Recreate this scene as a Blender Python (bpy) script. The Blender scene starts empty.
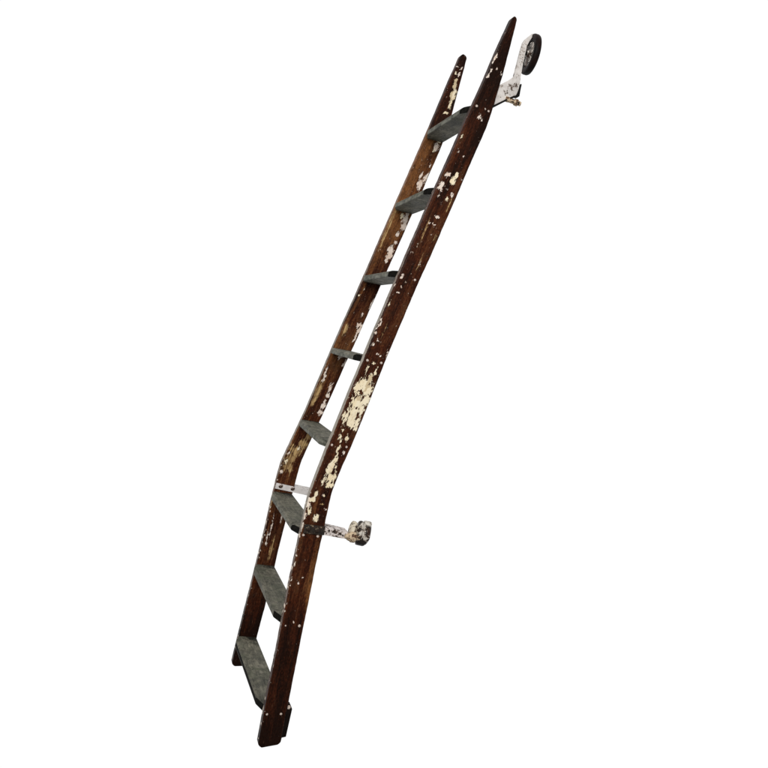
import bpy, bmesh, math
import numpy as np
from mathutils import Vector, Matrix, noise

scene = bpy.context.scene
col = scene.collection

# ------------------------------------------------------------------ camera
CAM = Vector((-0.54091, -2.31416, 1.22966))
RIGHT = Vector((0.942675, -0.278264, 0.184212))
FWD = Vector((0.290932, 0.955676, -0.045186))
UP = Vector((-0.163473, 0.096189, 0.981847))
FPX = 811.83                      # focal length in pixels of a 768 wide picture
cd = bpy.data.cameras.new('camera')
cam = bpy.data.objects.new('camera', cd)
col.objects.link(cam)
cam.matrix_world = Matrix(((RIGHT.x, UP.x, -FWD.x, CAM.x), (RIGHT.y, UP.y, -FWD.y, CAM.y),
                           (RIGHT.z, UP.z, -FWD.z, CAM.z), (0, 0, 0, 1)))
cd.sensor_width = 36
cd.lens = FPX / 768 * 36
cd.clip_start = 0.05
cd.clip_end = 200
scene.camera = cam

# ------------------------------------------------------------------ ladder dimensions (metres)
T = 0.032          # thickness of a side rail
W = 0.48           # clear width between the rails at the kink
ZK = 0.770
SPLAY = 0.02893    # the rails lean towards each other going up
def y_near(z): return SPLAY * (z - ZK)                  # outer face of the near rail
def y_far(z): return T + W - SPLAY * (z - ZK)           # inner face of the far rail

NEAR_F = [(-.01, -.0190), (.1, -.0165), (.3, -.0105), (.5, -.0075), (.65, -.0040), (.75, .0005), (.80, .0090), (.90, .0290),
          (1.1, .0730), (1.3, .1205), (1.5, .1675), (1.75, .2290), (2.0, .2930), (2.2, .3410), (2.30, .3680)]
NEAR_B = [(-.01, .0475), (.25, .0515), (.5, .0570), (.7, .0634), (.77, .0670), (.86, .0840), (1.0, .1163), (1.2, .1580),
          (1.4, .2050), (1.55, .2440), (1.8, .3050), (1.95, .3420), (2.02, .3545), (2.06, .3600), (2.18, .3730), (2.30, .3815)]
FAR_F = [(-.01, -.0430), (.1, -.0370), (.3, -.0250), (.5, -.0140), (.7, -.0050), (.76, .0005), (.80, .0110), (.95, .0510), (1.27, .1240),
         (1.5, .1800), (1.75, .2390), (2.0, .2980), (2.2, .3420), (2.31, .3665)]
FAR_B = [(-.01, .0240), (.13, .0312), (.23, .0385), (.39, .0465), (.55, .0540), (.7, .0635), (.77, .0690), (.86, .0915),
         (.95, .1150), (1.1, .1510), (1.27, .1935), (1.5, .2480), (1.75, .3080), (1.95, .3510), (2.0, .3600), (2.05, .3670),
         (2.11, .3720), (2.18, .3765), (2.31, .3870)]
def interp(tab, z):
    a = np.array(tab)
    return np.interp(z, a[:, 0], a[:, 1])
def smooth(tab, z, w=0.012):
    return sum(interp(tab, z + k * w) for k in (-1, -.5, 0, .5, 1)) / 5
WEAR = {id(NEAR_B): [(0, 0), (.80, 0), (.92, .0035), (1.95, .0045), (2.05, .0015), (2.3, 0)],      # the timber is a touch fuller in places
        id(NEAR_F): [(0, -.001), (.12, -.003), (.5, -.0025), (.7, -.0005), (1.1, -.0005), (1.2, -.0022), (1.95, -.003), (2.1, 0), (2.3, 0)],
        id(FAR_F): [(0, 0), (1.3, 0), (1.6, -.0018), (2.2, -.002), (2.31, 0)],
        id(FAR_B): [(0, 0), (1.85, 0), (1.95, .0025), (2.25, .002), (2.31, 0)]}
def rail_x(tab, z):
    soft = np.clip((np.asarray(z) - 1.75) / .15, 0, 1)                # the taper of the tips starts gently
    base = smooth(tab, z) * (1 - soft) + smooth(tab, z, .045) * soft * (np.asarray(z) < 2.2) + smooth(tab, z) * soft * (np.asarray(z) >= 2.2)
    return base + interp(WEAR[id(tab)], z)
TREADS = [0.1129, 0.3828, 0.6528, 0.9227, 1.1927, 1.4626, 1.7326, 2.0025]     # top of each tread
TH = 0.0200
OVER = 0.0150

def ray_to(px, py, yfun):
    """point on a near vertical plane y = yfun(z) seen at a pixel of the 768 picture"""
    r = RIGHT * ((px - 384) / FPX) + FWD - UP * ((py - 384) / FPX)
    y0 = yfun(0.0); k = yfun(1.0) - y0
    s = (y0 + k * CAM.z - CAM.y) / (r.y - k * r.z)
    return CAM + r * s, s / FPX          # point, metres per pixel

# ------------------------------------------------------------------ material helper
class NT:
    def __init__(s, name):
        s.m = bpy.data.materials.new(name); s.m.use_nodes = True
        s.t = s.m.node_tree; s.t.nodes.clear()
        s.out = s.t.nodes.new('ShaderNodeOutputMaterial')
        s.b = s.t.nodes.new('ShaderNodeBsdfPrincipled')
        s.t.links.new(s.b.outputs[0], s.out.inputs[0])
    def put(s, sock, v):
        if isinstance(v, bpy.types.NodeSocket): s.t.links.new(v, sock)
        else:
            if sock.type == 'RGBA' and len(v) == 3: v = (*v, 1)
            sock.default_value = v
    def n(s, kind, **kw):
        nd = s.t.nodes.new(kind)
        for k, v in kw.items(): setattr(nd, k, v)
        return nd
    def attr(s, name, out='Vector'):
        nd = s.n('ShaderNodeAttribute'); nd.attribute_name = name
        return nd.outputs[out]
    def sep(s, v):
        nd = s.n('ShaderNodeSeparateXYZ'); s.put(nd.inputs[0], v); return nd.outputs
    def scale(s, v, xyz, loc=(0, 0, 0)):
        nd = s.n('ShaderNodeMapping'); s.put(nd.inputs[0], v); nd.inputs['Scale'].default_value = xyz
        nd.inputs['Location'].default_value = loc
        return nd.outputs[0]
    def noise(s, v, scale=1, detail=4, rough=.55, dist=0):
        nd = s.n('ShaderNodeTexNoise'); s.put(nd.inputs['Vector'], v)
        nd.inputs['Scale'].default_value = scale; nd.inputs['Detail'].default_value = detail
        nd.inputs['Roughness'].default_value = rough; nd.inputs['Distortion'].default_value = dist
        return nd.outputs[0]
    def math(s, op, a, b=0.0, c=None):
        nd = s.n('ShaderNodeMath', operation=op); s.put(nd.inputs[0], a); s.put(nd.inputs[1], b)
        if c is not None: s.put(nd.inputs[2], c)
        return nd.outputs[0]
    def mul(s, a, b): return s.math('MULTIPLY', a, b)
    def add(s, a, b): return s.math('ADD', a, b)
    def ramp(s, v, lo, hi, a=0.0, b=1.0):
        nd = s.n('ShaderNodeMapRange'); s.put(nd.inputs[0], v)
        for i, x in enumerate((lo, hi, a, b)): nd.inputs[1 + i].default_value = x
        return nd.outputs[0]
    def mix(s, f, a, b):
        nd = s.n('ShaderNodeMix', data_type='RGBA'); s.put(nd.inputs[0], f); s.put(nd.inputs[6], a); s.put(nd.inputs[7], b)
        return nd.outputs[2]
    def bump(s, h, strength=.4, dist=.001):
        nd = s.n('ShaderNodeBump'); s.put(nd.inputs['Height'], h)
        nd.inputs['Strength'].default_value = strength; nd.inputs['Distance'].default_value = dist
        s.put(s.b.inputs['Normal'], nd.outputs[0])
    def obj(s): return s.n('ShaderNodeTexCoord').outputs['Object']

def rail_material():
    s = NT('stained_wood')
    V = s.attr('grain'); w = s.sep(s.attr('wear')); z = s.sep(s.attr('zone'))
    streak = s.noise(s.scale(V, (260, 9, 3)), 1, 6, .62, .25)
    broad = s.noise(s.scale(V, (55, 4.5, 3)), 1, 4, .6, .5)
    blot = s.noise(s.scale(V, (40, 28, 3)), 1, 5, .65)
    fine = s.noise(s.scale(V, (330, 190, 3)), 1, 4, .6)
    chip = s.noise(s.scale(V, (230, 78, 3)), 1, 5, .6, .9)
    # varnish: near black to red brown
    gran = s.noise(s.scale(V, (230, 120, 3), (4, 8, 0)), 1, 5, .7, .3)
    tone = s.add(s.add(z[0], s.mul(s.add(broad, -.5), 1.5)), s.add(s.mul(s.add(streak, -.5), .5), s.mul(s.add(gran, -.5), .75)))
    base = s.mix(s.ramp(tone, .0, .5), (.0115, .0036, .0018), (.056, .0130, .0042))
    base = s.mix(s.ramp(s.add(tone, s.mul(s.add(blot, -.5), .6)), .36, .95), base, (.118, .050, .0185))
    # thin varnish, orange brown wood shining through
    thin = s.add(s.add(z[1], s.mul(s.add(broad, -.5), 1.3)), s.add(s.mul(s.add(streak, -.5), .8), s.mul(s.add(gran, -.5), .5)))
    base = s.mix(s.ramp(thin, .42, .95), base, (.185, .075, .024))
    # old grime
    base = s.mix(s.mul(s.ramp(s.add(s.mul(blot, .6), s.mul(gran, .4)), .51, .62), .6), base, (.0085, .0040, .0024))
    scratch = s.noise(s.scale(V, (420, 26, 3), (3, 7, 0)), 1, 2, .5)
    base = s.mix(s.mul(s.ramp(scratch, .68, .74), .55), base, (.150, .080, .045))
    g2 = s.noise(s.scale(V, (300, 70, 3), (7, 2, 0)), 1, 6, .72, .5)
    vs = s.n('ShaderNodeVectorMath', operation='SCALE'); s.put(vs.inputs[0], base); s.put(vs.inputs['Scale'], s.ramp(s.add(s.mul(g2, .6), s.mul(gran, .4)), .38, .64, .42, 1.55))
    base = vs.outputs[0]
    # bare weathered wood
    barec = s.mix(s.ramp(s.add(s.mul(streak, .7), s.mul(blot, .3)), .38, .60), (.105, .048, .018), (.54, .37, .17))
    bm = s.add(w[1], s.add(s.mul(s.add(streak, -.5), .9), s.mul(s.add(chip, -.5), .8)))
    base = s.mix(s.ramp(bm, .42, .66), base, barec)
    # greyed worn edge
    greyc = s.mix(s.ramp(streak, .3, .7), (.12, .10, .075), (.42, .385, .33))
    gm = s.add(z[2], s.add(s.mul(s.add(chip, -.5), .9), s.mul(s.add(streak, -.5), .4)))
    base = s.mix(s.ramp(gm, .44, .62), base, greyc)
    # paint left in flakes
    pm = s.add(w[0], s.add(s.mul(s.add(chip, -.5), 1.15), s.mul(s.add(fine, -.5), .14)))
    fleck = s.noise(s.scale(V, (190, 110, 3), (1, 3, 0)), 1, 5, .62, .4)
    sp = s.add(fleck, s.mul(s.add(blot, -.5), .35))
    spots = s.ramp(s.add(sp, s.mul(w[2], .11)), .750, .772)
    pk = s.ramp(pm, .49, .53)
    rim = s.ramp(pm, .40, .48)
    base = s.mix(s.mul(rim, .55), base, (.020, .0065, .0035))
    cream = s.mix(s.ramp(broad, .35, .7), (.80, .68, .46), (.84, .77, .60))
    white = s.mix(s.ramp(blot, .35, .65), (.62, .48, .40), (.82, .76, .72))
    paint = s.mix(s.attr('cream', 'Fac'), white, cream)
    paint = s.mix(s.mul(s.ramp(s.add(s.mul(gran, .5), s.mul(blot, .5)), .53, .60), .6), paint, (.56, .43, .26))
    paint = s.mix(s.mul(s.ramp(s.attr('cream', 'Fac'), 1.3, 1.7), .8), paint, (.52, .41, .25))
    base = s.mix(pk, base, paint)
    base = s.mix(s.mul(spots, .8), base, s.mix(.5, paint, (.42, .28, .18)))
    s.put(s.b.inputs['Base Color'], base)
    s.put(s.b.inputs['Roughness'], s.mix(pk, s.ramp(blot, .3, .7, .40, .62), (.7, .7, .7)))
    s.b.inputs['Specular IOR Level'].default_value = .08
    h = s.add(s.add(s.mul(pk, .55), s.mul(streak, .35)), s.mul(fine, .12))
    s.bump(h, .7, .0012)
    return s.m

def tread_material(name, c0, c1, c2, edge=False):
    s = NT(name)
    oi = s.n('ShaderNodeObjectInfo').outputs['Random']
    v = s.n('ShaderNodeVectorMath', operation='ADD'); s.put(v.inputs[0], s.obj())
    cmb = s.n('ShaderNodeCombineXYZ'); s.put(cmb.inputs[0], s.mul(oi, 7.3)); s.put(cmb.inputs[2], s.mul(oi, 3.1))
    s.put(v.inputs[1], cmb.outputs[0]); V = v.outputs[0]
    grain = s.noise(s.scale(V, (150, 12, 150)), 1, 6, .68, .9)
    blot = s.noise(V, 22, 5, .62, .4)
    fine = s.noise(V, 420, 3, .6)
    big = s.noise(s.scale(V, (16, 9, 16), (3, 3, 3)), 1, 4, .6, .5)
    c = s.mix(s.ramp(s.add(s.mul(grain, .55), s.add(s.mul(blot, .35), s.mul(big, .6))), .60, .92), c0, c1)
    c = s.mix(s.mul(s.ramp(blot, .47, .62), .85), c, c2)
    mott = s.noise(s.scale(V, (70, 34, 70), (2, 9, 4)), 1, 6, .7, .8)
    c = s.mix(s.mul(s.ramp(mott, .46, .60), .82), c, (.030, .031, .024))
    c = s.mix(s.mul(s.ramp(s.add(s.mul(fine, .6), s.mul(mott, .4)), .54, .62), .5), c, (.23, .215, .165))
    c = s.mix(s.mul(s.ramp(s.noise(s.scale(V, (90, 40, 90), (5, 2, 1)), 1, 4, .6), .64, .70), .75), c, (.012, .012, .010))
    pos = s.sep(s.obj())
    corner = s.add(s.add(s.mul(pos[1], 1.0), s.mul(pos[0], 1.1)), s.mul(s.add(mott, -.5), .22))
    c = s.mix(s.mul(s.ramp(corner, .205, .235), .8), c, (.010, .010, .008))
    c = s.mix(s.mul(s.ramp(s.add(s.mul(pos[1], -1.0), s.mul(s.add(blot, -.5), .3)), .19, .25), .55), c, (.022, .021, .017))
    if edge:
        c = s.mix(s.mul(s.ramp(s.noise(s.scale(V, (60, 30, 60)), 1, 4, .6), .42, .60), .8), c, (.19, .19, .155))
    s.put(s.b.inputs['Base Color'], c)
    s.put(s.b.inputs['Roughness'], s.ramp(blot, .3, .7, .55, .8))
    s.b.inputs['Specular IOR Level'].default_value = .12
    s.bump(s.add(grain, s.mul(fine, .4)), .45, .0012)
    return s.m

def iron_material(name, amount, base=(.70, .67, .65), rust=.5, k=1.0):
    """white paint chipped to black iron; amount = share of bare iron"""
    s = NT(name); V = s.obj()
    a = s.noise(V, 110 * k, 6, .66, .5); b = s.noise(V, 38 * k, 4, .6); f = s.noise(V, 430, 3, .6)
    paint = s.mix(s.ramp(b, .35, .68), base, tuple(x * .72 for x in base))
    iron = s.mix(s.ramp(f, .35, .7), (.006, .005, .005), (.045, .037, .030))
    iron = s.mix(s.mul(s.ramp(b, .5, .64), rust), iron, (.085, .035, .018))
    m = s.add(s.mul(a, .75), s.add(s.mul(b, .25), s.mul(s.add(f, -.5), .12)))
    t = .5 + (0.5 - amount) * .42
    k = s.ramp(m, t - .012, t + .012)
    c = s.mix(k, paint, iron)
    hal = s.mul(s.ramp(m, t - .05, t), s.ramp(k, 0, 1, 1, 0))
    c = s.mix(s.mul(hal, .5), c, (.30, .19, .10))
    s.put(s.b.inputs['Base Color'], c)
    s.put(s.b.inputs['Roughness'], s.mix(k, (.6, .6, .6), (.5, .5, .5)))
    s.b.inputs['Specular IOR Level'].default_value = .12
    s.bump(s.add(s.mul(k, -.6), s.mul(f, .25)), .6, .0012)
    return s.m

def plain_material(name, c, c2, rough=.6, sc=90, spec=.25):
    s = NT(name); V = s.obj()
    n = s.noise(V, sc, 5, .6); f = s.noise(V, sc * 6, 3, .6)
    s.put(s.b.inputs['Base Color'], s.mix(s.ramp(s.add(s.mul(n, .8), s.mul(f, .2)), .38, .66), c, c2))
    s.b.inputs['Roughness'].default_value = rough
    s.b.inputs['Specular IOR Level'].default_value = spec
    s.bump(s.add(n, f), .4, .0008)
    return s.m

M_RAIL = rail_material()
M_TREAD = tread_material('grey_green_tread', (.027, .028, .021), (.245, .228, .175), (.072, .076, .054))
M_EDGE = tread_material('worn_tread_edge', (.030, .033, .026), (.130, .130, .104), (.062, .068, .051), True)
M_DARK = plain_material('dark_tread_face', (.003, .003, .0026), (.012, .011, .009), .85, 90, .04)  # near-black for the chamfer faces and the front of the lowest tread
M_BAR = iron_material('chipped_white_iron', .30)
M_STRAP = iron_material('bare_black_strap', .70, (.34, .27, .18), .2)
M_ARM = iron_material('flaking_white_iron', .42, (.74, .68, .66))
M_ROLL = iron_material('mottled_roller_iron', .52, (.62, .59, .54), .3, .45)
M_HUB = iron_material('chipped_hub_paint', .58, (.66, .62, .58))
M_LIP = iron_material('dark_lip_iron', .80, (.40, .36, .30), .3, .6)
M_HOUS = iron_material('housing_paint', .38, (.66, .63, .57), .4, .6)
M_FLANGE = iron_material('cream_flange', .40, (.66, .60, .48), .5, .8)
M_CREAM = iron_material('cream_knob_paint', .42, (.62, .49, .34), 1.0)
M_TYRE = plain_material('black_rubber', (.004, .0035, .0035), (.010, .008, .007), .6, 90, .08)
M_TYRE_RED = plain_material('worn_roller_rim', (.005, .004, .004), (.018, .007, .005), .55, 40, .08)
M_BOLT = plain_material('bolt_filler_paint', (.26, .18, .13), (.80, .72, .66), .6, 200)
M_FOOT = plain_material('black_foot_wood', (.005, .0035, .003), (.012, .007, .0055), .8, 60, .05)

# ------------------------------------------------------------------ objects
def link(name, me, mat, parent=None):
    o = bpy.data.objects.new(name, me)
    for m in (mat if isinstance(mat, list) else [mat]): me.materials.append(m)
    col.objects.link(o)
    if parent: o.parent = parent
    return o
root = bpy.data.objects.new('ladder', None)
col.objects.link(root)
root['label'] = 'tall narrow old brown wooden ladder with flaking paint, grey-green treads and iron rollers'
root['category'] = 'ladder'
root.empty_display_size = .2

# paint and bare wood left on the rails: crop origin, then (x, y, half width, half length, kind) in eighths of a picture pixel
# kinds: c cream, w white, b bare wood
NEAR_MARKS = [
 ((450, 10), [(375,365,6,25,'w'),(345,415,6,15,'w'),(330,480,8,10,'w'),(305,525,8,15,'w'),(410,510,5,10,'w'),(375,470,5,8,'w'),
              (435,190,5,15,'w'),(465,110,5,20,'b'),(355,395,5,25,'w')]),
 ((410, 90), [(555,215,14,18,'w'),(600,150,6,6,'w'),(305,680,22,22,'w'),(375,680,13,25,'c'),(345,725,20,28,'c'),(255,755,22,20,'w'),
              (415,375,5,15,'c'),(390,480,5,10,'w'),(430,535,4,8,'w'),(570,235,7,9,'w')]),
 ((380, 170), [(540,40,20,20,'w'),(612,45,12,28,'c'),(580,95,17,20,'c'),(490,130,24,34,'w'),(575,200,10,12,'w'),(535,235,9,18,'c'),
              (460,375,18,13,'w'),(435,435,12,7,'w'),(400,425,7,8,'w'),(360,490,4,40,'b'),(470,205,9,13,'w'),(445,530,5,25,'b'),
              (535,155,8,8,'w'),(655,85,7,7,'w'),(320,735,4,12,'w'),(550,280,4,30,'b')]),
 ((340, 250), [(495,215,12,16,'w'),(465,345,14,6,'w'),(490,300,7,8,'w'),(395,435,8,18,'c'),(345,490,7,14,'c'),(320,595,6,14,'w'),
              (285,670,9,12,'w'),(310,720,9,10,'w'),(262,755,8,10,'w'),(360,630,4,40,'b'),(440,280,7,8,'w'),(330,560,6,10,'w'),
              (640,100,4,25,'b'),(300,610,5,16,'w')]),
 ((300, 330), [(585,115,8,12,'w'),(625,85,8,8,'w'),(595,20,6,6,'w'),(620,195,7,8,'w'),(645,210,5,8,'w'),(590,265,13,7,'c'),(700,190,6,20,'w'),
              (500,425,28,40,'c'),(470,470,38,48,'c'),(535,480,42,58,'c'),(560,385,18,40,'c'),(605,335,9,28,'c'),(535,320,7,30,'c'),
              (520,560,48,50,'c'),(460,580,46,60,'c'),(440,660,46,60,'c'),(430,730,44,50,'c'),(370,690,8,55,'c'),(345,740,6,30,'c'),
              (540,430,24,40,'c'),(490,640,22,40,'c'),(400,600,6,20,'c'),(482,495,16,12,'h'),(455,620,10,6,'h'),(545,640,18,14,'h'),(500,540,9,20,'h'),(575,500,6,40,'h'),
              (470,540,16,22,'t'),(545,440,18,30,'t'),(560,385,16,30,'t'),(525,480,10,20,'t')]),
 ((265, 410), [(700,60,42,60,'c'),(690,105,42,38,'c'),(722,150,14,26,'c'),(740,20,26,30,'c'),(630,40,9,40,'c'),(600,215,12,25,'c'),
              (655,225,12,25,'c'),(590,310,11,22,'c'),(565,395,18,25,'c'),(535,440,17,40,'c'),(512,480,24,50,'c'),(520,545,28,42,'c'),
              (555,540,13,38,'c'),(500,600,18,24,'c'),(528,605,22,20,'c'),(460,580,9,15,'c'),(570,465,7,15,'c'),(628,350,6,10,'w'),
              (410,670,11,22,'c'),(375,715,22,18,'c'),(465,680,7,8,'w'),(350,750,16,15,'w'),(480,540,7,22,'c'),(620,165,8,12,'c'),
              (610,250,8,14,'c'),(580,345,7,16,'c'),(545,500,7,30,'h'),(500,545,4,30,'h'),(735,60,8,40,'h')]),
 ((240, 490), [(608,222,20,28,'c'),(555,170,16,25,'c'),(605,40,13,25,'c'),(578,80,22,18,'c'),(545,110,8,40,'w'),(670,40,7,8,'c'),
              (650,110,15,7,'b'),(685,150,6,8,'w'),(520,210,9,26,'w'),(530,60,10,60,'w'),(495,300,9,36,'w')]),
 ((230, 575), [(545,70,5,8,'w'),(585,15,8,5,'w'),(510,370,5,5,'w')]),
]
FAR_MARKS = [
 ((450, 10), [(50,560,10,15,'c'),(36,610,13,36,'c'),(18,680,10,32,'c'),(36,610,30,60,'t'),(18,680,30,60,'t'),(75,510,6,20,'w'),(45,510,8,10,'c'),(65,455,10,5,'w'),(5,740,9,15,'c'),
              (95,465,5,8,'w')]),
 ((410, 90), [(352,40,14,48,'c'),(318,125,13,22,'c'),(290,180,18,12,'c'),(225,405,28,10,'c'),(215,460,22,34,'w'),(188,480,8,20,'c'),
              (155,610,6,12,'w'),(120,700,8,20,'w'),(80,745,22,25,'w'),(140,680,8,20,'w'),(95,670,8,10,'w')]),
 ((380, 170), [(320,125,18,35,'w'),(332,40,9,25,'w'),(370,60,9,30,'w'),(355,90,9,20,'w'),(175,362,12,23,'c'),(205,395,22,40,'w'),
              (188,450,24,35,'w'),(220,360,14,25,'w'),(138,515,8,18,'w'),(125,580,12,15,'w'),(85,640,22,35,'w'),(75,690,20,25,'w'),
              (50,730,10,15,'w'),(92,400,10,110,'b'),(40,520,9,80,'b')]),
 ((340, 250), [(405,20,20,40,'w'),(375,80,12,18,'w'),(150,600,12,30,'w'),(158,635,14,25,'w'),(175,605,20,12,'w'),(118,710,8,18,'w'),
              (180,515,6,10,'w'),(135,660,8,10,'w'),(48,640,18,34,'b'),(190,310,6,14,'c'),(150,370,5,12,'c'),(255,430,6,40,'w')]),
 ((300, 330), [(318,215,12,25,'w'),(345,205,7,10,'w'),(355,265,8,25,'w'),(238,470,11,45,'w'),(225,520,14,20,'w'),(190,595,16,38,'w'),
              (165,660,20,25,'w'),(435,75,7,18,'w'),(450,40,5,10,'w'),(145,480,19,80,'b'),(110,560,14,40,'b'),(205,330,5,30,'w'),(190,390,8,26,'w')]),
 ((265, 410), [(440,20,20,20,'w'),(350,205,15,35,'b'),(305,275,32,32,'b'),(245,330,40,40,'b'),(200,390,40,35,'b'),(180,450,34,36,'b'),
              (130,490,10,15,'w'),(270,300,10,20,'c'),(190,350,9,12,'w'),(170,410,10,18,'c'),(205,480,12,25,'b')]),
 ((240, 490), [(332,220,9,40,'w'),(250,300,4,70,'w'),(240,140,7,8,'w'),(255,90,5,30,'b'),(215,380,4,30,'w'),(250,480,10,70,'b')]),
]

def make_rail(name, ftab, btab, near):
    ztop = 2.290 if near else 2.298
    zs = np.linspace(0.0, ztop, 1050)
    face = np.concatenate([[0, .0009, .0022, .004], np.linspace(.0065, 1 - .0065, 24), [1 - .004, 1 - .0022, 1 - .0009, 1]])
    r = .0042
    xf = rail_x(ftab, zs); xb = rail_x(btab, zs)
    for i, z in enumerate(zs):                       # hand planed and knocked about
        xf[i] += .0011 * noise.noise((z * 9, 3.1, near)) + .0006 * noise.noise((z * 55, 1.7, near))
        xb[i] += .0011 * noise.noise((z * 8, 8.1, near)) + .0006 * noise.noise((z * 60, 4.7, near))
    verts, grain, tags = [], [], []
    for i, z in enumerate(zs):
        D = xb[i] - xf[i]
        sx = st = 1.0; cx = .5
        h = .010
        if z > ztop - h:
            k = (z - ztop + h) / h; sx = math.sqrt(max(0, 1 - k * k * .80)); st = .80 + .2 * sx; cx = .5
        hb = .012
        if z < hb:
            k = 1 - z / hb; sx = max(.74, math.sqrt(max(0, 1 - k * k * .45))); st = .9 + .1 * sx; cx = .60
        ring = []
        for a in face:                               # outer face, front to back
            am = a * D; e = min(am, D - am)
            b = r - math.sqrt(max(0, r * r - max(0, r - e) ** 2)); ring.append((am, b, 0))
        for b in np.linspace(r, T - r, 9)[1:-1]: ring.append((D, b, 1))
        for a in face[::-1]:
            am = a * D; e = min(am, D - am)
            b = T - r + math.sqrt(max(0, r * r - max(0, r - e) ** 2)); ring.append((am, b, 2))
        for b in np.linspace(T - r, r, 9)[1:-1]: ring.append((0, b, 3))
        slant = max(0, 1 - z / .06)
        for am, b, sd in ring:
            x = xf[i] + D * cx + (am - D * cx) * sx
            bb = T / 2 + (b - T / 2) * st
            if near: y = y_near(z) + bb
            else: y = y_far(z) + T - bb
            tipw = max(0, 1 - (ztop - z) / .035)
            zz = z - tipw * .16 * (am - D * .5) + slant * .17 * (am - D * .2) * (1 if near else .4)
            verts.append((x, y, zz))
            grain.append((am if sd in (0, 2) else (.11 + b if sd == 1 else .17 + b), z, sd * 3.7 + (0 if near else 40)))
            tags.append((am / D, b / T, sd))
    nr = len(ring); nz = len(zs)
    faces = []
    for i in range(nz - 1):
        for j in range(nr):
            k = (j + 1) % nr
            f = (i * nr + j, i * nr + k, (i + 1) * nr + k, (i + 1) * nr + j)
            faces.append(f if near else f[::-1])
    bot = list(range(nr)); top = [(nz - 1) * nr + j for j in range(nr)]
    faces += [bot[::-1], top] if near else [bot, top[::-1]]
    me = bpy.data.meshes.new(name)
    me.from_pydata(verts, [], faces)
    n = len(verts)
    P = np.array(verts); G = np.array(grain); TG = np.array(tags)
    show = 0 if near else 2                          # the side of this rail the marks were read from
    yf = y_near if near else y_far
    warp = np.array([(noise.noise((g[0] * 75, g[1] * 75, g[2])) , noise.noise((g[0] * 75 + 9, g[1] * 75, g[2] + 5)),
                      noise.noise((g[0] * 210, g[1] * 140, g[2] + 2))) for g in grain])
    paint = np.full(n, -1.0); bare = np.full(n, -1.0); cream = np.zeros(n)
    side = TG[:, 2]
    vis = (side == show)
    for (ox, oy), lst in (NEAR_MARKS if near else FAR_MARKS):
        for (px, py, rx, ry, kind) in lst:
            p, mpp = ray_to(ox + px / 8, oy + py / 8, yf)
            z0 = p.z; ru = rx / 8 * mpp; rv = ry / 8 * mpp * 1.05
            sel = np.where((np.abs(P[:, 2] - z0) < rv * 2 + .012) & vis)[0]
            if not len(sel): continue
            dz = .02
            tx = float((smooth(ftab, z0 + dz) - smooth(ftab, z0 - dz)) / (2 * dz)); L = math.hypot(tx, 1)
            dx = P[sel, 0] - p.x + warp[sel, 0] * .0032; dv = P[sel, 2] - z0 + warp[sel, 1] * .0055
            al = (dx * tx + dv) / L; ac = (dx - dv * tx) / L
            q = np.sqrt((ac / ru) ** 2 + (al / rv) ** 2)
            m = (1 - q) * np.minimum(1.1, ru / .0045) * .62 + warp[sel, 2] * .26 + .03
            if kind == 'b':
                bare[sel] = np.maximum(bare[sel], m)
            elif kind == 'h':
                paint[sel] = np.where(q < 1.6, np.minimum(paint[sel], -m), paint[sel])
            elif kind == 't':
                cream[sel] = np.where(m > 0, 2.0, cream[sel])
            else:
                up = m > paint[sel]
                paint[sel] = np.maximum(paint[sel], m)
                cream[sel] = np.where(up, 1.0 if kind == 'c' else .12, cream[sel])
    # tone of the varnish along the rail
    z = P[:, 2]; a = TG[:, 0]
    if near:
        tone = np.interp(z, [0, .1, .3, .6, .9, 1.2, 1.5, 1.75, 1.95, 2.1, 2.3], [-.12, .02, .34, .50, .42, .38, .28, .30, .16, .04, .02])
        thin = np.interp(z, [0, .25, .45, .62, .75, .95, 1.2, 1.6, 2, 2.3], [-.25, .02, .22, .30, .36, .16, .06, .08, -.05, -.3]) + (a - .45) * .75 * (z < .66) * np.clip(z / .3, 0, 1)
        dens = np.interp(z, [0, .3, .7, 1.0, 1.3, 1.6, 1.9, 2.1, 2.3], [.1, .2, .5, .7, .75, .8, .5, .2, .2])
    else:
        tone = np.interp(z, [0, .3, .45, .7, 1.0, 1.3, 1.6, 1.9, 2.05, 2.3], [-.35, .06, .26, .45, .45, .40, .42, .55, .30, .10])
        thin = np.interp(z, [0, .4, .5, .66, .8, 1.0, 1.15, 1.3, 1.5, 1.75, 2.0, 2.05, 2.3],
                         [-.4, -.25, .25, .34, .40, .42, .32, .32, .46, .76, .74, .15, -.2]) + (.5 - a) * .35
        dens = np.interp(z, [0, .5, .7, 1.0, 1.4, 1.7, 2.0, 2.3], [.1, .3, .6, .6, .6, .7, .6, .6])
    lowf = np.array([noise.noise((g[0] * 14, g[1] * 5, g[2] + 11)) for g in grain])
    tone = tone + lowf * .35; thin = thin + lowf * .2
    # worn front arris and front edge
    grey = np.full(n, -.6)
    fe = side == 3
    edge_z = np.interp(z, [0, .3, .55, .7, .8, 1.0, 1.3, 1.5, 1.8, 2.1], [.25, .42, .45, .60, .78, .78, .62, .50, .36, .12])
    if not near: edge_z = np.interp(z, [0, .1, .3, .7, .85, 1.2, 1.5, 1.8, 2.05, 2.2], [.1, .35, .5, .52, .62, .58, .5, .44, .3, .1])
    grey[fe] = edge_z[fe]
    ar = (~fe) & (a < .035)
    grey[ar] = edge_z[ar] - .12
    ab = (~fe) & (a > .972); grey[ab] = .12
    # flecks of paint caught along the front arris low down
    arris = ((a < .06) | fe) & (z < .78)
    fl = np.array([noise.noise((g[0] * 60, g[1] * 70, 31)) for g in grain])
    paint = np.where(arris, np.maximum(paint, fl * 1.5 - .72 + .25 * (z > .3)), paint)
    cream = np.where(arris, .3, cream)
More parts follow.
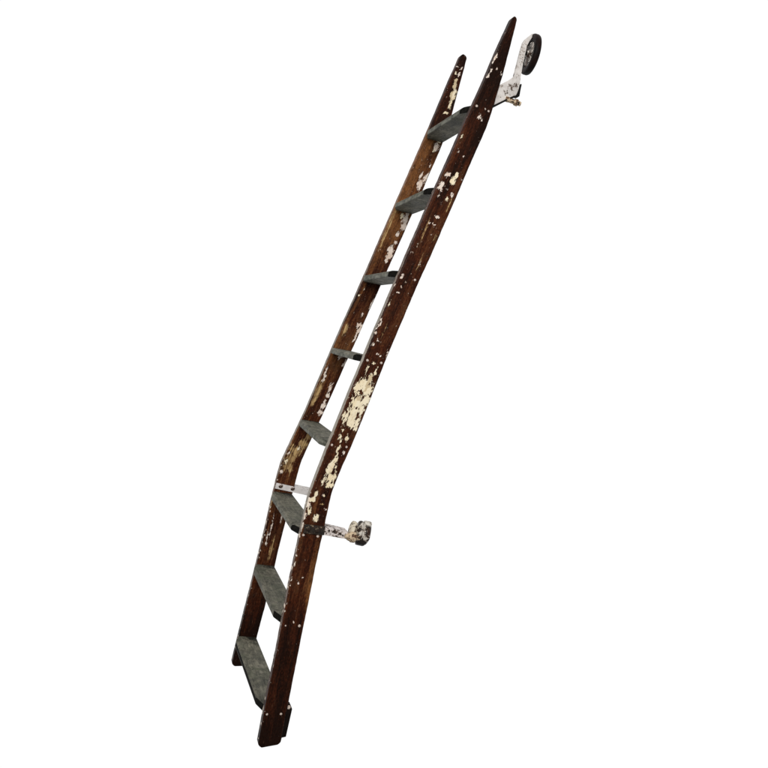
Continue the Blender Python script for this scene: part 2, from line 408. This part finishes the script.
    hid = side == (2 if near else 0)                 # the faces turned away carry the same random chips
    big = np.array([noise.noise((g[0] * 45, g[1] * 26, g[2] + 3)) for g in grain])
    paint = np.where(hid | (side == 1), np.maximum(paint, big * 1.5 - .62), paint)
    def put(nm, arr):
        at = me.attributes.new(nm, 'FLOAT_VECTOR', 'POINT'); at.data.foreach_set('vector', np.ascontiguousarray(arr, dtype=np.float32).ravel())
    put('grain', G)
    put('wear', np.stack([np.clip(paint * .5 + .5, 0, 1), np.clip(bare * .5 + .5, 0, 1), dens], 1))
    put('zone', np.stack([tone, thin, grey], 1))
    at = me.attributes.new('cream', 'FLOAT', 'POINT'); at.data.foreach_set('value', np.ascontiguousarray(cream, dtype=np.float32))
    me.polygons.foreach_set('use_smooth', [True] * len(me.polygons))
    me.update()
    return link(name, me, M_RAIL, root)

rail_near = make_rail('side_rail', NEAR_F, NEAR_B, True)
rail_near['label'] = 'nearer side rail, dark red brown with a long patch of flaking cream paint'
rail_far = make_rail('side_rail', FAR_F, FAR_B, False)
rail_far['label'] = 'farther side rail, orange brown with white paint flakes along its back edge'

# ------------------------------------------------------------------ treads
def make_tread(zt):
    yn = y_near(zt) + T - .005; yf = y_far(zt) + .005
    fn = float(rail_x(NEAR_F, zt)); ff = float(rail_x(FAR_F, zt)); bn = float(rail_x(NEAR_B, zt)); bf = float(rail_x(FAR_B, zt))
    iy = y_near(zt) + T; jy = y_far(zt); ch = .046
    pts = [(bn - .003, yn), (bf - .003, yf), (ff + .004, yf), (ff + .002, jy), (ff - OVER, jy - ch), (fn - OVER, iy + ch), (fn + .002, iy), (fn + .004, yn)]
    bm = bmesh.new()
    lo = [bm.verts.new((x, y, zt - TH)) for x, y in pts]; hi = [bm.verts.new((x, y, zt)) for x, y in pts]
    bm.faces.new(hi[::-1]); bm.faces.new(lo)
    m = len(pts)
    for i in range(m):
        k = (i + 1) % m
        f = bm.faces.new((lo[k], lo[i], hi[i], hi[k]))
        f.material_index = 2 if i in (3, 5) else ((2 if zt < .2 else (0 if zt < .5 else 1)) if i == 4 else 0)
    bmesh.ops.recalc_face_normals(bm, faces=bm.faces)
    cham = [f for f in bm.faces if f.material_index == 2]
    fe = [e for e in bm.edges if all(abs(v.co.z - zt) < 1e-5 for v in e.verts) and any(f.material_index in (1, 2) for f in e.link_faces)
          and not any(f in cham for f in e.link_faces)]
    bmesh.ops.bevel(bm, geom=fe, offset=.0095, segments=6, profile=.5, affect='EDGES', material=0)
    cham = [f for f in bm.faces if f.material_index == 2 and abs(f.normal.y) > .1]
    long_edges = [e for e in bm.edges if e.calc_length() > .03 and not any(f in cham for f in e.link_faces) and e.calc_face_angle(0) > .5]
    bmesh.ops.bevel(bm, geom=long_edges, offset=.0030, segments=3, profile=.6, affect='EDGES', material=(0 if zt < .5 else 1))
    for f in bm.faces:
        c = f.calc_center_median()
        if f.material_index == 1 and c.y > yn + .01 and not (c.x < (fn + ff) / 2 - OVER + .006): f.material_index = 0
    base = Vector(((fn + bn) / 2, (yn + yf) / 2, zt))
    bmesh.ops.translate(bm, verts=bm.verts, vec=-base)
    me = bpy.data.meshes.new('tread'); bm.to_mesh(me); bm.free()
    o = link('tread', me, [M_TREAD, M_EDGE, M_DARK if zt not in (TREADS[3],) else M_EDGE], root)
    o.location = base
    return o
for zt in TREADS: make_tread(zt)

# ------------------------------------------------------------------ small shapes
def add_box(bm, c, sx, sy, sz, ax=None, bev=0):
    R = Matrix.Identity(3) if ax is None else ax
    r = bmesh.ops.create_cube(bm, size=1, matrix=Matrix.Translation(c) @ R.to_4x4() @ Matrix.Diagonal((sx, sy, sz, 1)))
    if bev:
        es = list({e for v in r['verts'] for e in v.link_edges})
        bmesh.ops.bevel(bm, geom=es, offset=bev, segments=2, profile=.6, affect='EDGES')
def add_lathe(bm, c, prof, axis=Vector((1, 0, 0)), n=40):
    """prof: (distance along axis, radius)"""
    a = axis.normalized(); u = a.orthogonal().normalized(); v = a.cross(u)
    rows = []
    for s, r in prof:
        if r < 1e-5: rows.append([bm.verts.new(c + a * s)])
        else: rows.append([bm.verts.new(c + a * s + (u * math.cos(2 * math.pi * k / n) + v * math.sin(2 * math.pi * k / n)) * r) for k in range(n)])
    for p, q in zip(rows, rows[1:]):
        for k in range(n):
            m = (k + 1) % n
            if len(p) == 1 and len(q) == 1: continue
            if len(p) == 1: bm.faces.new((p[0], q[k], q[m]))
            elif len(q) == 1: bm.faces.new((p[k], q[0], p[m]))
            else: bm.faces.new((p[k], q[k], q[m], p[m]))
def finish(name, bm, mat, parent, origin, smooth_=True, angle=40):
    bmesh.ops.recalc_face_normals(bm, faces=bm.faces)
    bmesh.ops.translate(bm, verts=bm.verts, vec=-origin)
    for f in bm.faces: f.smooth = smooth_
    for e in bm.edges:
        if len(e.link_faces) == 2 and e.calc_face_angle(0) > math.radians(angle): e.smooth = False
    me = bpy.data.meshes.new(name); bm.to_mesh(me); bm.free()
    o = link(name, me, mat)
    if parent:
        o.parent = parent; o.location = origin - (parent.location if parent is not root else Vector())
    else: o.location = origin
    return o
def add_outline(bm, pts, y0, y1, bev=.0015):
    """plate from an outline of (x, z) points, between two y"""
    lo = [bm.verts.new((x, y0, z)) for x, z in pts]; hi = [bm.verts.new((x, y1, z)) for x, z in pts]
    n = len(pts); fs = [bm.faces.new(lo), bm.faces.new(hi[::-1])]
    for i in range(n):
        k = (i + 1) % n; fs.append(bm.faces.new((lo[k], lo[i], hi[i], hi[k])))
    if bev:
        es = [e for f in fs[:2] for e in f.edges]
        bmesh.ops.bevel(bm, geom=es, offset=bev, segments=2, profile=.6, affect='EDGES')

# screws filled with paint, two at every tread end, each a sub-part of its rail
bmb = bmesh.new()
add_lathe(bmb, Vector(), [(-.0004, .0050), (.0004, .0050), (.0009, .0042), (.0012, .0025), (.0013, 0)], Vector((0, -1, 0)), 16)
bmesh.ops.recalc_face_normals(bmb, faces=bmb.faces)
for f in bmb.faces: f.smooth = True
bolt_me = bpy.data.meshes.new('bolt'); bmb.to_mesh(bolt_me); bmb.free(); bolt_me.materials.append(M_BOLT)
BOLTS = [((476.7, 106.0), (488.6, 111.2)), None, ((402.8, 275), (415, 280)), ((367.5, 360.4), (381.3, 363)), ((331.9, 445), (346.5, 447)),
         ((303.4, 535), (317.8, 536.3)), ((285.6, 625.7), (299.4, 625.9)), ((267, 714.4), (281, 714))]
for i, pr in enumerate(BOLTS):
    zt = TREADS[7 - i] - .0117
    for k in (0, 1):
        if pr: x, z = (lambda p: (p.x, p.z))(ray_to(*pr[k], y_near)[0])
        else:
            z = zt; x = float(smooth(NEAR_F, z)) + (.016, .050)[k]
        o = bpy.data.objects.new('bolt', bolt_me); col.objects.link(o); o.parent = rail_near
        o.location = (x, y_near(z), z); s = (.95, .8, .62, 1.0, 1.05, .85, 1.0, .9, .9, .8, .95, .95, .6, 1.0, .8, .85)[i * 2 + k]; o.scale = (s * .85, 1, s * .80 + .08 * ((i * 3 + k) % 3)); o.rotation_euler = (0, i * 1.3 + k, 0)
    for k in (0, 1):
        z = zt; x = float(smooth(FAR_F, z)) + (.016, .047)[k]
        o = bpy.data.objects.new('bolt', bolt_me); col.objects.link(o); o.parent = rail_far
        o.location = (x, y_far(z) + T, z); o.rotation_euler = (0, 0, math.pi)

# black wooden block screwed behind the foot of the nearer rail
def P(px, py, dy=0): return ray_to(px, py, lambda z: y_near(z) + dy)[0]
bm = bmesh.new()
pts = [(P(*q, .010)) for q in ((286.3, 703.5), (290.2, 704.3), (292.0, 708.5), (285.9, 736.5), (277, 738.5), (281, 715))]
add_outline(bm, [(p.x, p.z) for p in pts], y_near(.06) + .006, y_near(.06) + T - .003, .002)
fb = finish('foot_block', bm, M_FOOT, root, pts[4].copy())
q = P(288.8, 707.0, .006)
o = bpy.data.objects.new('screw', bolt_me); col.objects.link(o); o.parent = fb
o.location = Vector((q.x, y_near(.06) + .0058, q.z)) - fb.location; o.scale = (1.05, 1, 1.25)

# ------------------------------------------------------------------ top roller on its white bracket
yt = T * .35
def Q(px, py): return P(px, py, yt)
arm = [(488, 105), (490, 101), (491, 98), (495, 87.2), (507.5, 81.0), (513.2, 77.6), (515.6, 66), (518.6, 53.5), (521.3, 43.6), (523.4, 40.6), (527, 37.6), (530.8, 34.6),
       (532, 36.2), (530.0, 39.0), (527.4, 42.0), (525.4, 46), (523.9, 54), (521.4, 66.5), (519.6, 77.5), (518.9, 84), (517.6, 92.0), (515.2, 96.0), (510, 97.3), (503.5, 100.3), (493, 107)]
bm = bmesh.new()
ap = [Q(*a) for a in arm]
y0 = y_near(2.0) + yt
add_outline(bm, [(p.x, p.z) for p in ap], y0 - .0045, y0 + .0045, .0015)
org = Vector((ap[0].x, y0, ap[0].z))
br_top = finish('roller_bracket', bm, M_BAR, root, org)
br_top['label'] = 'white painted iron bracket reaching up behind the top of the ladder'
# dark lower flange of the bracket
bm = bmesh.new()
fl = [Q(*a) for a in ((490, 107.0), (504, 100.2), (510.5, 97.3), (515.4, 96.0), (516.2, 97.0), (511, 98.9), (504.6, 101.8), (491, 108.8))]
add_outline(bm, [(p.x, p.z) for p in fl], y0 - .011, y0 + .012, .0008)
finish('flange', bm, M_TYRE, br_top, org + Vector((.02, 0, 0)))
# nut plate at the elbow and cream bolt below it
bm = bmesh.new()
np_ = [Q(*a) for a in ((517.6, 90), (519.7, 84.5), (520.3, 85.5), (519.0, 91.5), (518.3, 94.5), (518.2, 97), (516.3, 98.2), (513.8, 97.5), (515.6, 95))]
add_outline(bm, [(p.x, p.z) for p in np_], y0 - .008, y0 + .008, .0008)
finish('clip', bm, M_TYRE, br_top, np_[0].copy())
bm = bmesh.new()
a = Q(504.8, 99.0); b = Q(519.3, 105.2); ax = (b - a); ln = ax.length
ax = (ax.normalized() + Vector((0, -.15, 0))).normalized()
c = a + Vector((0, -.004, 0))
add_lathe(bm, c, [(0, 0), (0, .0085), (.009, .0085), (.012, .0075), (ln * .55, .0072), (ln * .58, .0098), (ln * .72, .0108), (ln * .80, .0102), (ln * .82, .0072), (ln * .97, .0068), (ln, .0052), (ln, 0)], ax, 20)
k = finish('knob', bm, M_CREAM, br_top, c.copy())
k['label'] = 'cream and brown bolt end under the white bracket'
# the roller: its axle runs front to back, so that it rolls sideways along a rail
def wheel(c, R, half, axis, parent, name, hub_mat, rim_mat):
    bm = bmesh.new()
    w = half
    prof = [(-w * .35, R * .62), (-w * .80, R * .66), (-w, R * .74), (-w, R * .90), (-w * .82, R * .97), (-w * .45, R), (w * .45, R), (w * .82, R * .97), (w, R * .9), (w, R * .80), (w * .8, R * .66), (w * .35, R * .62)]
    add_lathe(bm, c, prof, axis, 64)
    o = finish(name, bm, rim_mat, parent, c.copy(), True, 50)
    bm = bmesh.new()
    add_lathe(bm, c, [(-w * 1.25, 0), (-w * 1.25, R * .12), (-w * 1.15, R * .16), (-w * .75, R * .17), (-w * .62, R * .3), (-w * .5, R * .60),
                      (w * .5, R * .60), (w * .62, R * .3), (w * .75, R * .17), (w * 1.25, R * .16), (w * 1.3, 0)], axis, 40)
    h = finish('hub', bm, hub_mat, None, c.copy(), True, 50)
    h.parent = o if parent is root else parent
    h.location = Vector() if parent is root else c - parent.location
    return o
wc = Q(530.6, 54.6)
mpp = ray_to(530, 54, y_near)[1]
wh = wheel(wc, 19.8 * mpp, 3.3 * mpp, Vector((1, -.05, 0)), br_top, 'roller', M_HUB, M_TYRE_RED)
bm = bmesh.new()
add_lathe(bm, wc, [(-.021, 0), (-.021, .006), (.018, .006), (.018, 0)], Vector((1, -.10, 0)), 16)
finish('axle', bm, M_TYRE, br_top, wc.copy())

# ------------------------------------------------------------------ lower brackets at the kink
def bracket(start, end, height, yplane, out, parent_label, mats, flange_depth, back_x):
    """iron angle: strap on the rail face, flange behind the rail; start/end on the strap centre line"""
    d = end - start; d.y = 0; L = d.length; ang = math.atan2(d.z, d.x)
    R = Matrix.Rotation(-ang, 3, 'Y')
    return d, L, R
ya = lambda z: y_near(z) - .0035
s0 = ray_to(304.0, 528.7, ya)[0]; s1 = ray_to(324.6, 530.9, ya)[0]; s2 = ray_to(347.0, 535.3, ya)[0]
mpp = ray_to(325, 530, ya)[1]
hh = 4.6 * mpp
up = Vector((0, 0, 1))
def strap(bm, a, b, h, y0, y1, bev=.0012):
    n = Vector((-(b.z - a.z), 0, b.x - a.x)).normalized()
    c = [a - n * h, b - n * h, b + n * h, a + n * h]
    add_outline(bm, [(p.x, p.z) for p in c], y0, y1, bev)
bm = bmesh.new()
yy = y_near(s0.z)
strap(bm, s0, s1, hh, yy - .005, yy - .0002)
low = finish('roller_bracket', bm, M_STRAP, root, s0.copy())
low['label'] = 'black iron strap and arm on the nearer rail just below the bend'
bm = bmesh.new()
s1b = s1 + (s1 - s0).normalized() * .0006
add_outline(bm, [(p.x, p.z) for p in (s1b + up * hh * .92, s1b - up * hh * .92, s2 - up * hh * .84, s2 + up * hh * .62)], yy - .0055, yy + .001, .001)
n = Vector((-(s2.z - s1.z), 0, s2.x - s1.x)).normalized()
# flange running in from the top edge of the arm
tb = ray_to(326.2, 529.5, ya)[0]; te = s2 + up * hh * .60
f0 = Vector((float(smooth(NEAR_B, s1.z)) + .003, 0, s1.z + hh * .80))
for dpth, thick in ((.052, .004),):
    lo = [(f0.x, yy + .0012, f0.z), (te.x + .004, yy + .0012, te.z), (te.x + .004, yy + dpth, te.z), (f0.x, yy + dpth, f0.z)]
    vs = [bm.verts.new(p) for p in lo] + [bm.verts.new((p[0], p[1], p[2] - thick)) for p in lo]
    for f in ((0, 1, 2, 3), (7, 6, 5, 4), (0, 4, 5, 1), (1, 5, 6, 2), (2, 6, 7, 3), (3, 7, 4, 0)): bm.faces.new([vs[i] for i in f])
finish('arm', bm, M_ARM, low, s1.copy())
for px, py in ((308.5, 528.5), (317.5, 530)):
    q = ray_to(px, py, ya)[0]
    bm = bmesh.new()
    add_lathe(bm, Vector((q.x, yy - .0045, q.z)), [(0, .0085), (.0015, .0085), (.004, .0065), (.005, .003), (.0051, 0)], Vector((0, -1, 0)), 6 if px < 310 else 14)
    finish('bolt', bm, M_STRAP, low, Vector((q.x, yy - .005, q.z)))
# roller in its housing at the end of the arm
def G(px, py, dy=.024): return ray_to(px, py, lambda z: y_near(z) + dy)[0]
ax = Vector((1, -.12, -.08)).normalized()
rc = G(362.6, 533.2)
R = 12.0 * mpp
h = 6.6 * mpp
bm = bmesh.new()
add_lathe(bm, rc, [(-h * 1.25, 0), (-h * 1.25, R * .42), (-h, R * .46), (-h * .98, R * .80), (-h * .86, R * .92), (-h * .60, R * .98), (-h * .40, R * .96), (-h * .30, R * .84), (-h * .05, R * .83),
                   (h * .05, R * .96), (h * .30, R), (h * .60, R * .98), (h * .84, R * .90), (h * .98, R * .76), (h, R * .5), (h * 1.02, 0)], ax, 64)
for v in bm.verts:                                   # cast iron under many coats of paint
    v.co += (v.co - rc).normalized() * .0020 * noise.noise(v.co * 50) + Vector((1, 0, 0)) * .0010 * noise.noise(v.co * 90)
ro = finish('roller', bm, M_ROLL, low, rc.copy(), True, 60)
ro['label'] = 'thick iron roller under layers of dark and grey white paint'
def add_arc(bm, c, axis, r0, r1, w0, w1, t0, t1, n=20):
    """curved band round an axis; angles from straight up, positive towards the viewer"""
    a = axis.normalized(); u = (up - a * up.dot(a)).normalized(); v = u.cross(a)
    if v.y > 0: v = -v
    rows = []
    for k in range(n + 1):
        t = math.radians(t0 + (t1 - t0) * k / n); d = u * math.cos(t) + v * math.sin(t)
        e = min(1, .55 + 3 * min(k, n - k) / n); wm = (w0 + w1) / 2; hw = (w1 - w0) / 2 * e
        wob = .0012 * noise.noise(c * 30 + d * 4)
        rows.append([bm.verts.new(c + a * ww + d * (rr + wob)) for ww, rr in ((wm - hw, r0), (wm - hw, r1 - .0015), (wm - hw * .7, r1), (wm + hw * .7, r1), (wm + hw, r1 - .0015), (wm + hw, r0))])
    for p, q in zip(rows, rows[1:]):
        for i in range(6):
            j = (i + 1) % 6; bm.faces.new((p[i], q[i], q[j], p[j]))
    bm.faces.new(rows[0]); bm.faces.new(rows[-1][::-1])
bm = bmesh.new()
add_arc(bm, rc, ax, R * .93, R * 1.10, -h * .15, h * .95, -60, 34)
finish('housing', bm, M_HOUS, low, rc + ax * .002, True, 40)
bm = bmesh.new()
add_arc(bm, rc, ax, R * .93, R * 1.07, -h * .75, h * .55, 112, 190)
finish('lower_lip', bm, M_LIP, low, rc - ax * .002, True, 40)
bm = bmesh.new()
add_arc(bm, rc, ax, R * .90, R * 1.035, -h * .10, h * .42, 42, 78)
finish('wear_plate', bm, M_HUB, low, rc + ax * .001, True, 40)
bm = bmesh.new()
lc = G(352.6, 530.4, .016)
add_lathe(bm, lc, [(-.011, 0), (-.011, R * .42), (-.0085, R * .66), (-.004, R * .80), (.003, R * .82), (.008, R * .72), (.010, R * .4), (.03, R * .36)], ax, 36)
for v in bm.verts: v.co += (v.co - lc).normalized() * .0018 * noise.noise(v.co * 80)
finish('flange', bm, M_FLANGE, low, lc.copy(), True, 50)
bm = bmesh.new()
nc = G(350.6, 536.8, -.012)
add_lathe(bm, nc, [(-.018, 0), (-.018, .0062), (-.0095, .0066), (-.0092, .0120), (-.001, .0138), (.002, .0165), (.012, .0165), (.014, .008), (.03, .007)], (ax + Vector((0, .28, 0))).normalized(), 14)
finish('nut', bm, M_CREAM, low, nc.copy(), True, 35)

# strap on the inner face of the farther rail, running back behind the nearer one
yb = lambda z: y_far(z) - .003
t0 = ray_to(275.8, 485.6, yb)[0]; t1 = ray_to(317.0, 494.6, yb)[0]
mf = ray_to(290, 490, yb)[1]
bm = bmesh.new()
yi = y_far(t0.z)
strap(bm, t0, t1, 2.9 * mf, yi - .005, yi - .0002)
far_br = finish('strap', bm, iron_material('white_strap_paint', .06, (.74, .71, .70)), root, t0.copy())
far_br['label'] = 'white painted iron strap across the inside of the farther rail'
bm = bmesh.new()
fx = float(smooth(FAR_B, t0.z)) + .003
zz = t0.z + (fx - t0.x) * (t1.z - t0.z) / (t1.x - t0.x) + 2.9 * mf
z2 = t1.z + 2.9 * mf
lo = [(fx, yi, zz), (t1.x, yi, z2), (t1.x, yi + .052, z2), (fx, yi + .052, zz)]
vs = [bm.verts.new(p) for p in lo] + [bm.verts.new((p[0], p[1], p[2] - .004)) for p in lo]
for f in ((0, 1, 2, 3), (7, 6, 5, 4), (0, 4, 5, 1), (1, 5, 6, 2), (2, 6, 7, 3), (3, 7, 4, 0)): bm.faces.new([vs[i] for i in f])
finish('flange', bm, M_BAR, far_br, Vector(lo[0]))
for px, py in ((280.6, 485.8), (292.6, 488.3)):
    q = ray_to(px, py, yb)[0]
    bm = bmesh.new()
    add_lathe(bm, Vector((q.x, yi - .0045, q.z)), [(0, .0082), (.002, .0082), (.0024, .0066), (.0050, .0058), (.0058, .003), (.0058, 0)], Vector((0, -1, 0)), 14)
    finish('bolt', bm, iron_material('strap_bolt', .5, (.66, .6, .58)), far_br, Vector((q.x, yi - .005, q.z)))

# ------------------------------------------------------------------ studio-like world light: white all round the back, dim behind the camera
w = bpy.data.worlds.new('World'); scene.world = w; w.use_nodes = True
nt = w.node_tree; nt.nodes.clear()
out = nt.nodes.new('ShaderNodeOutputWorld'); bg = nt.nodes.new('ShaderNodeBackground')
tc = nt.nodes.new('ShaderNodeTexCoord')
dt = nt.nodes.new('ShaderNodeVectorMath'); dt.operation = 'DOT_PRODUCT'; dt.inputs[1].default_value = (.22, .9755, 0)
mr = nt.nodes.new('ShaderNodeMapRange'); mr.interpolation_type = 'SMOOTHSTEP'
for i, v in enumerate((-.25, .25, .22, 1.03)): mr.inputs[1 + i].default_value = v
nt.links.new(tc.outputs['Generated'], dt.inputs[0]); nt.links.new(dt.outputs['Value'], mr.inputs[0])
bg.inputs[0].default_value = (1, 1, 1, 1)
sx = nt.nodes.new('ShaderNodeSeparateXYZ'); nt.links.new(tc.outputs['Generated'], sx.inputs[0])
lowr = nt.nodes.new('ShaderNodeMapRange'); lowr.interpolation_type = 'SMOOTHSTEP'       # world dimmed below the view, added to darken the tread undersides
for i, v in enumerate((-.88, -.64, .22, 1.0)): lowr.inputs[1 + i].default_value = v
nt.links.new(sx.outputs[2], lowr.inputs[0])
ml = nt.nodes.new('ShaderNodeMath'); ml.operation = 'MULTIPLY'
nt.links.new(mr.outputs[0], ml.inputs[0]); nt.links.new(lowr.outputs[0], ml.inputs[1])
nt.links.new(ml.outputs[0], bg.inputs[1]); nt.links.new(bg.outputs[0], out.inputs[0])

def softbox(name, loc, target, size, power, tint=(1, 1, 1)):
    ld = bpy.data.lights.new(name, 'AREA'); ld.shape = 'DISK'; ld.size = size; ld.energy = power; ld.color = tint
    o = bpy.data.objects.new(name, ld); col.objects.link(o); o.location = loc
    o.rotation_euler = (Vector(target) - Vector(loc)).to_track_quat('-Z', 'Y').to_euler()
softbox('key_light', (-1.7, -3.6, 3.0), (.15, .1, 1.1), 3.2, 215, (1, .97, .93))

scene.view_settings.view_transform = 'Standard'
scene.view_settings.look = 'None'
scene.view_settings.exposure = 0
scene.view_settings.gamma = 1
scene.render.film_transparent = False
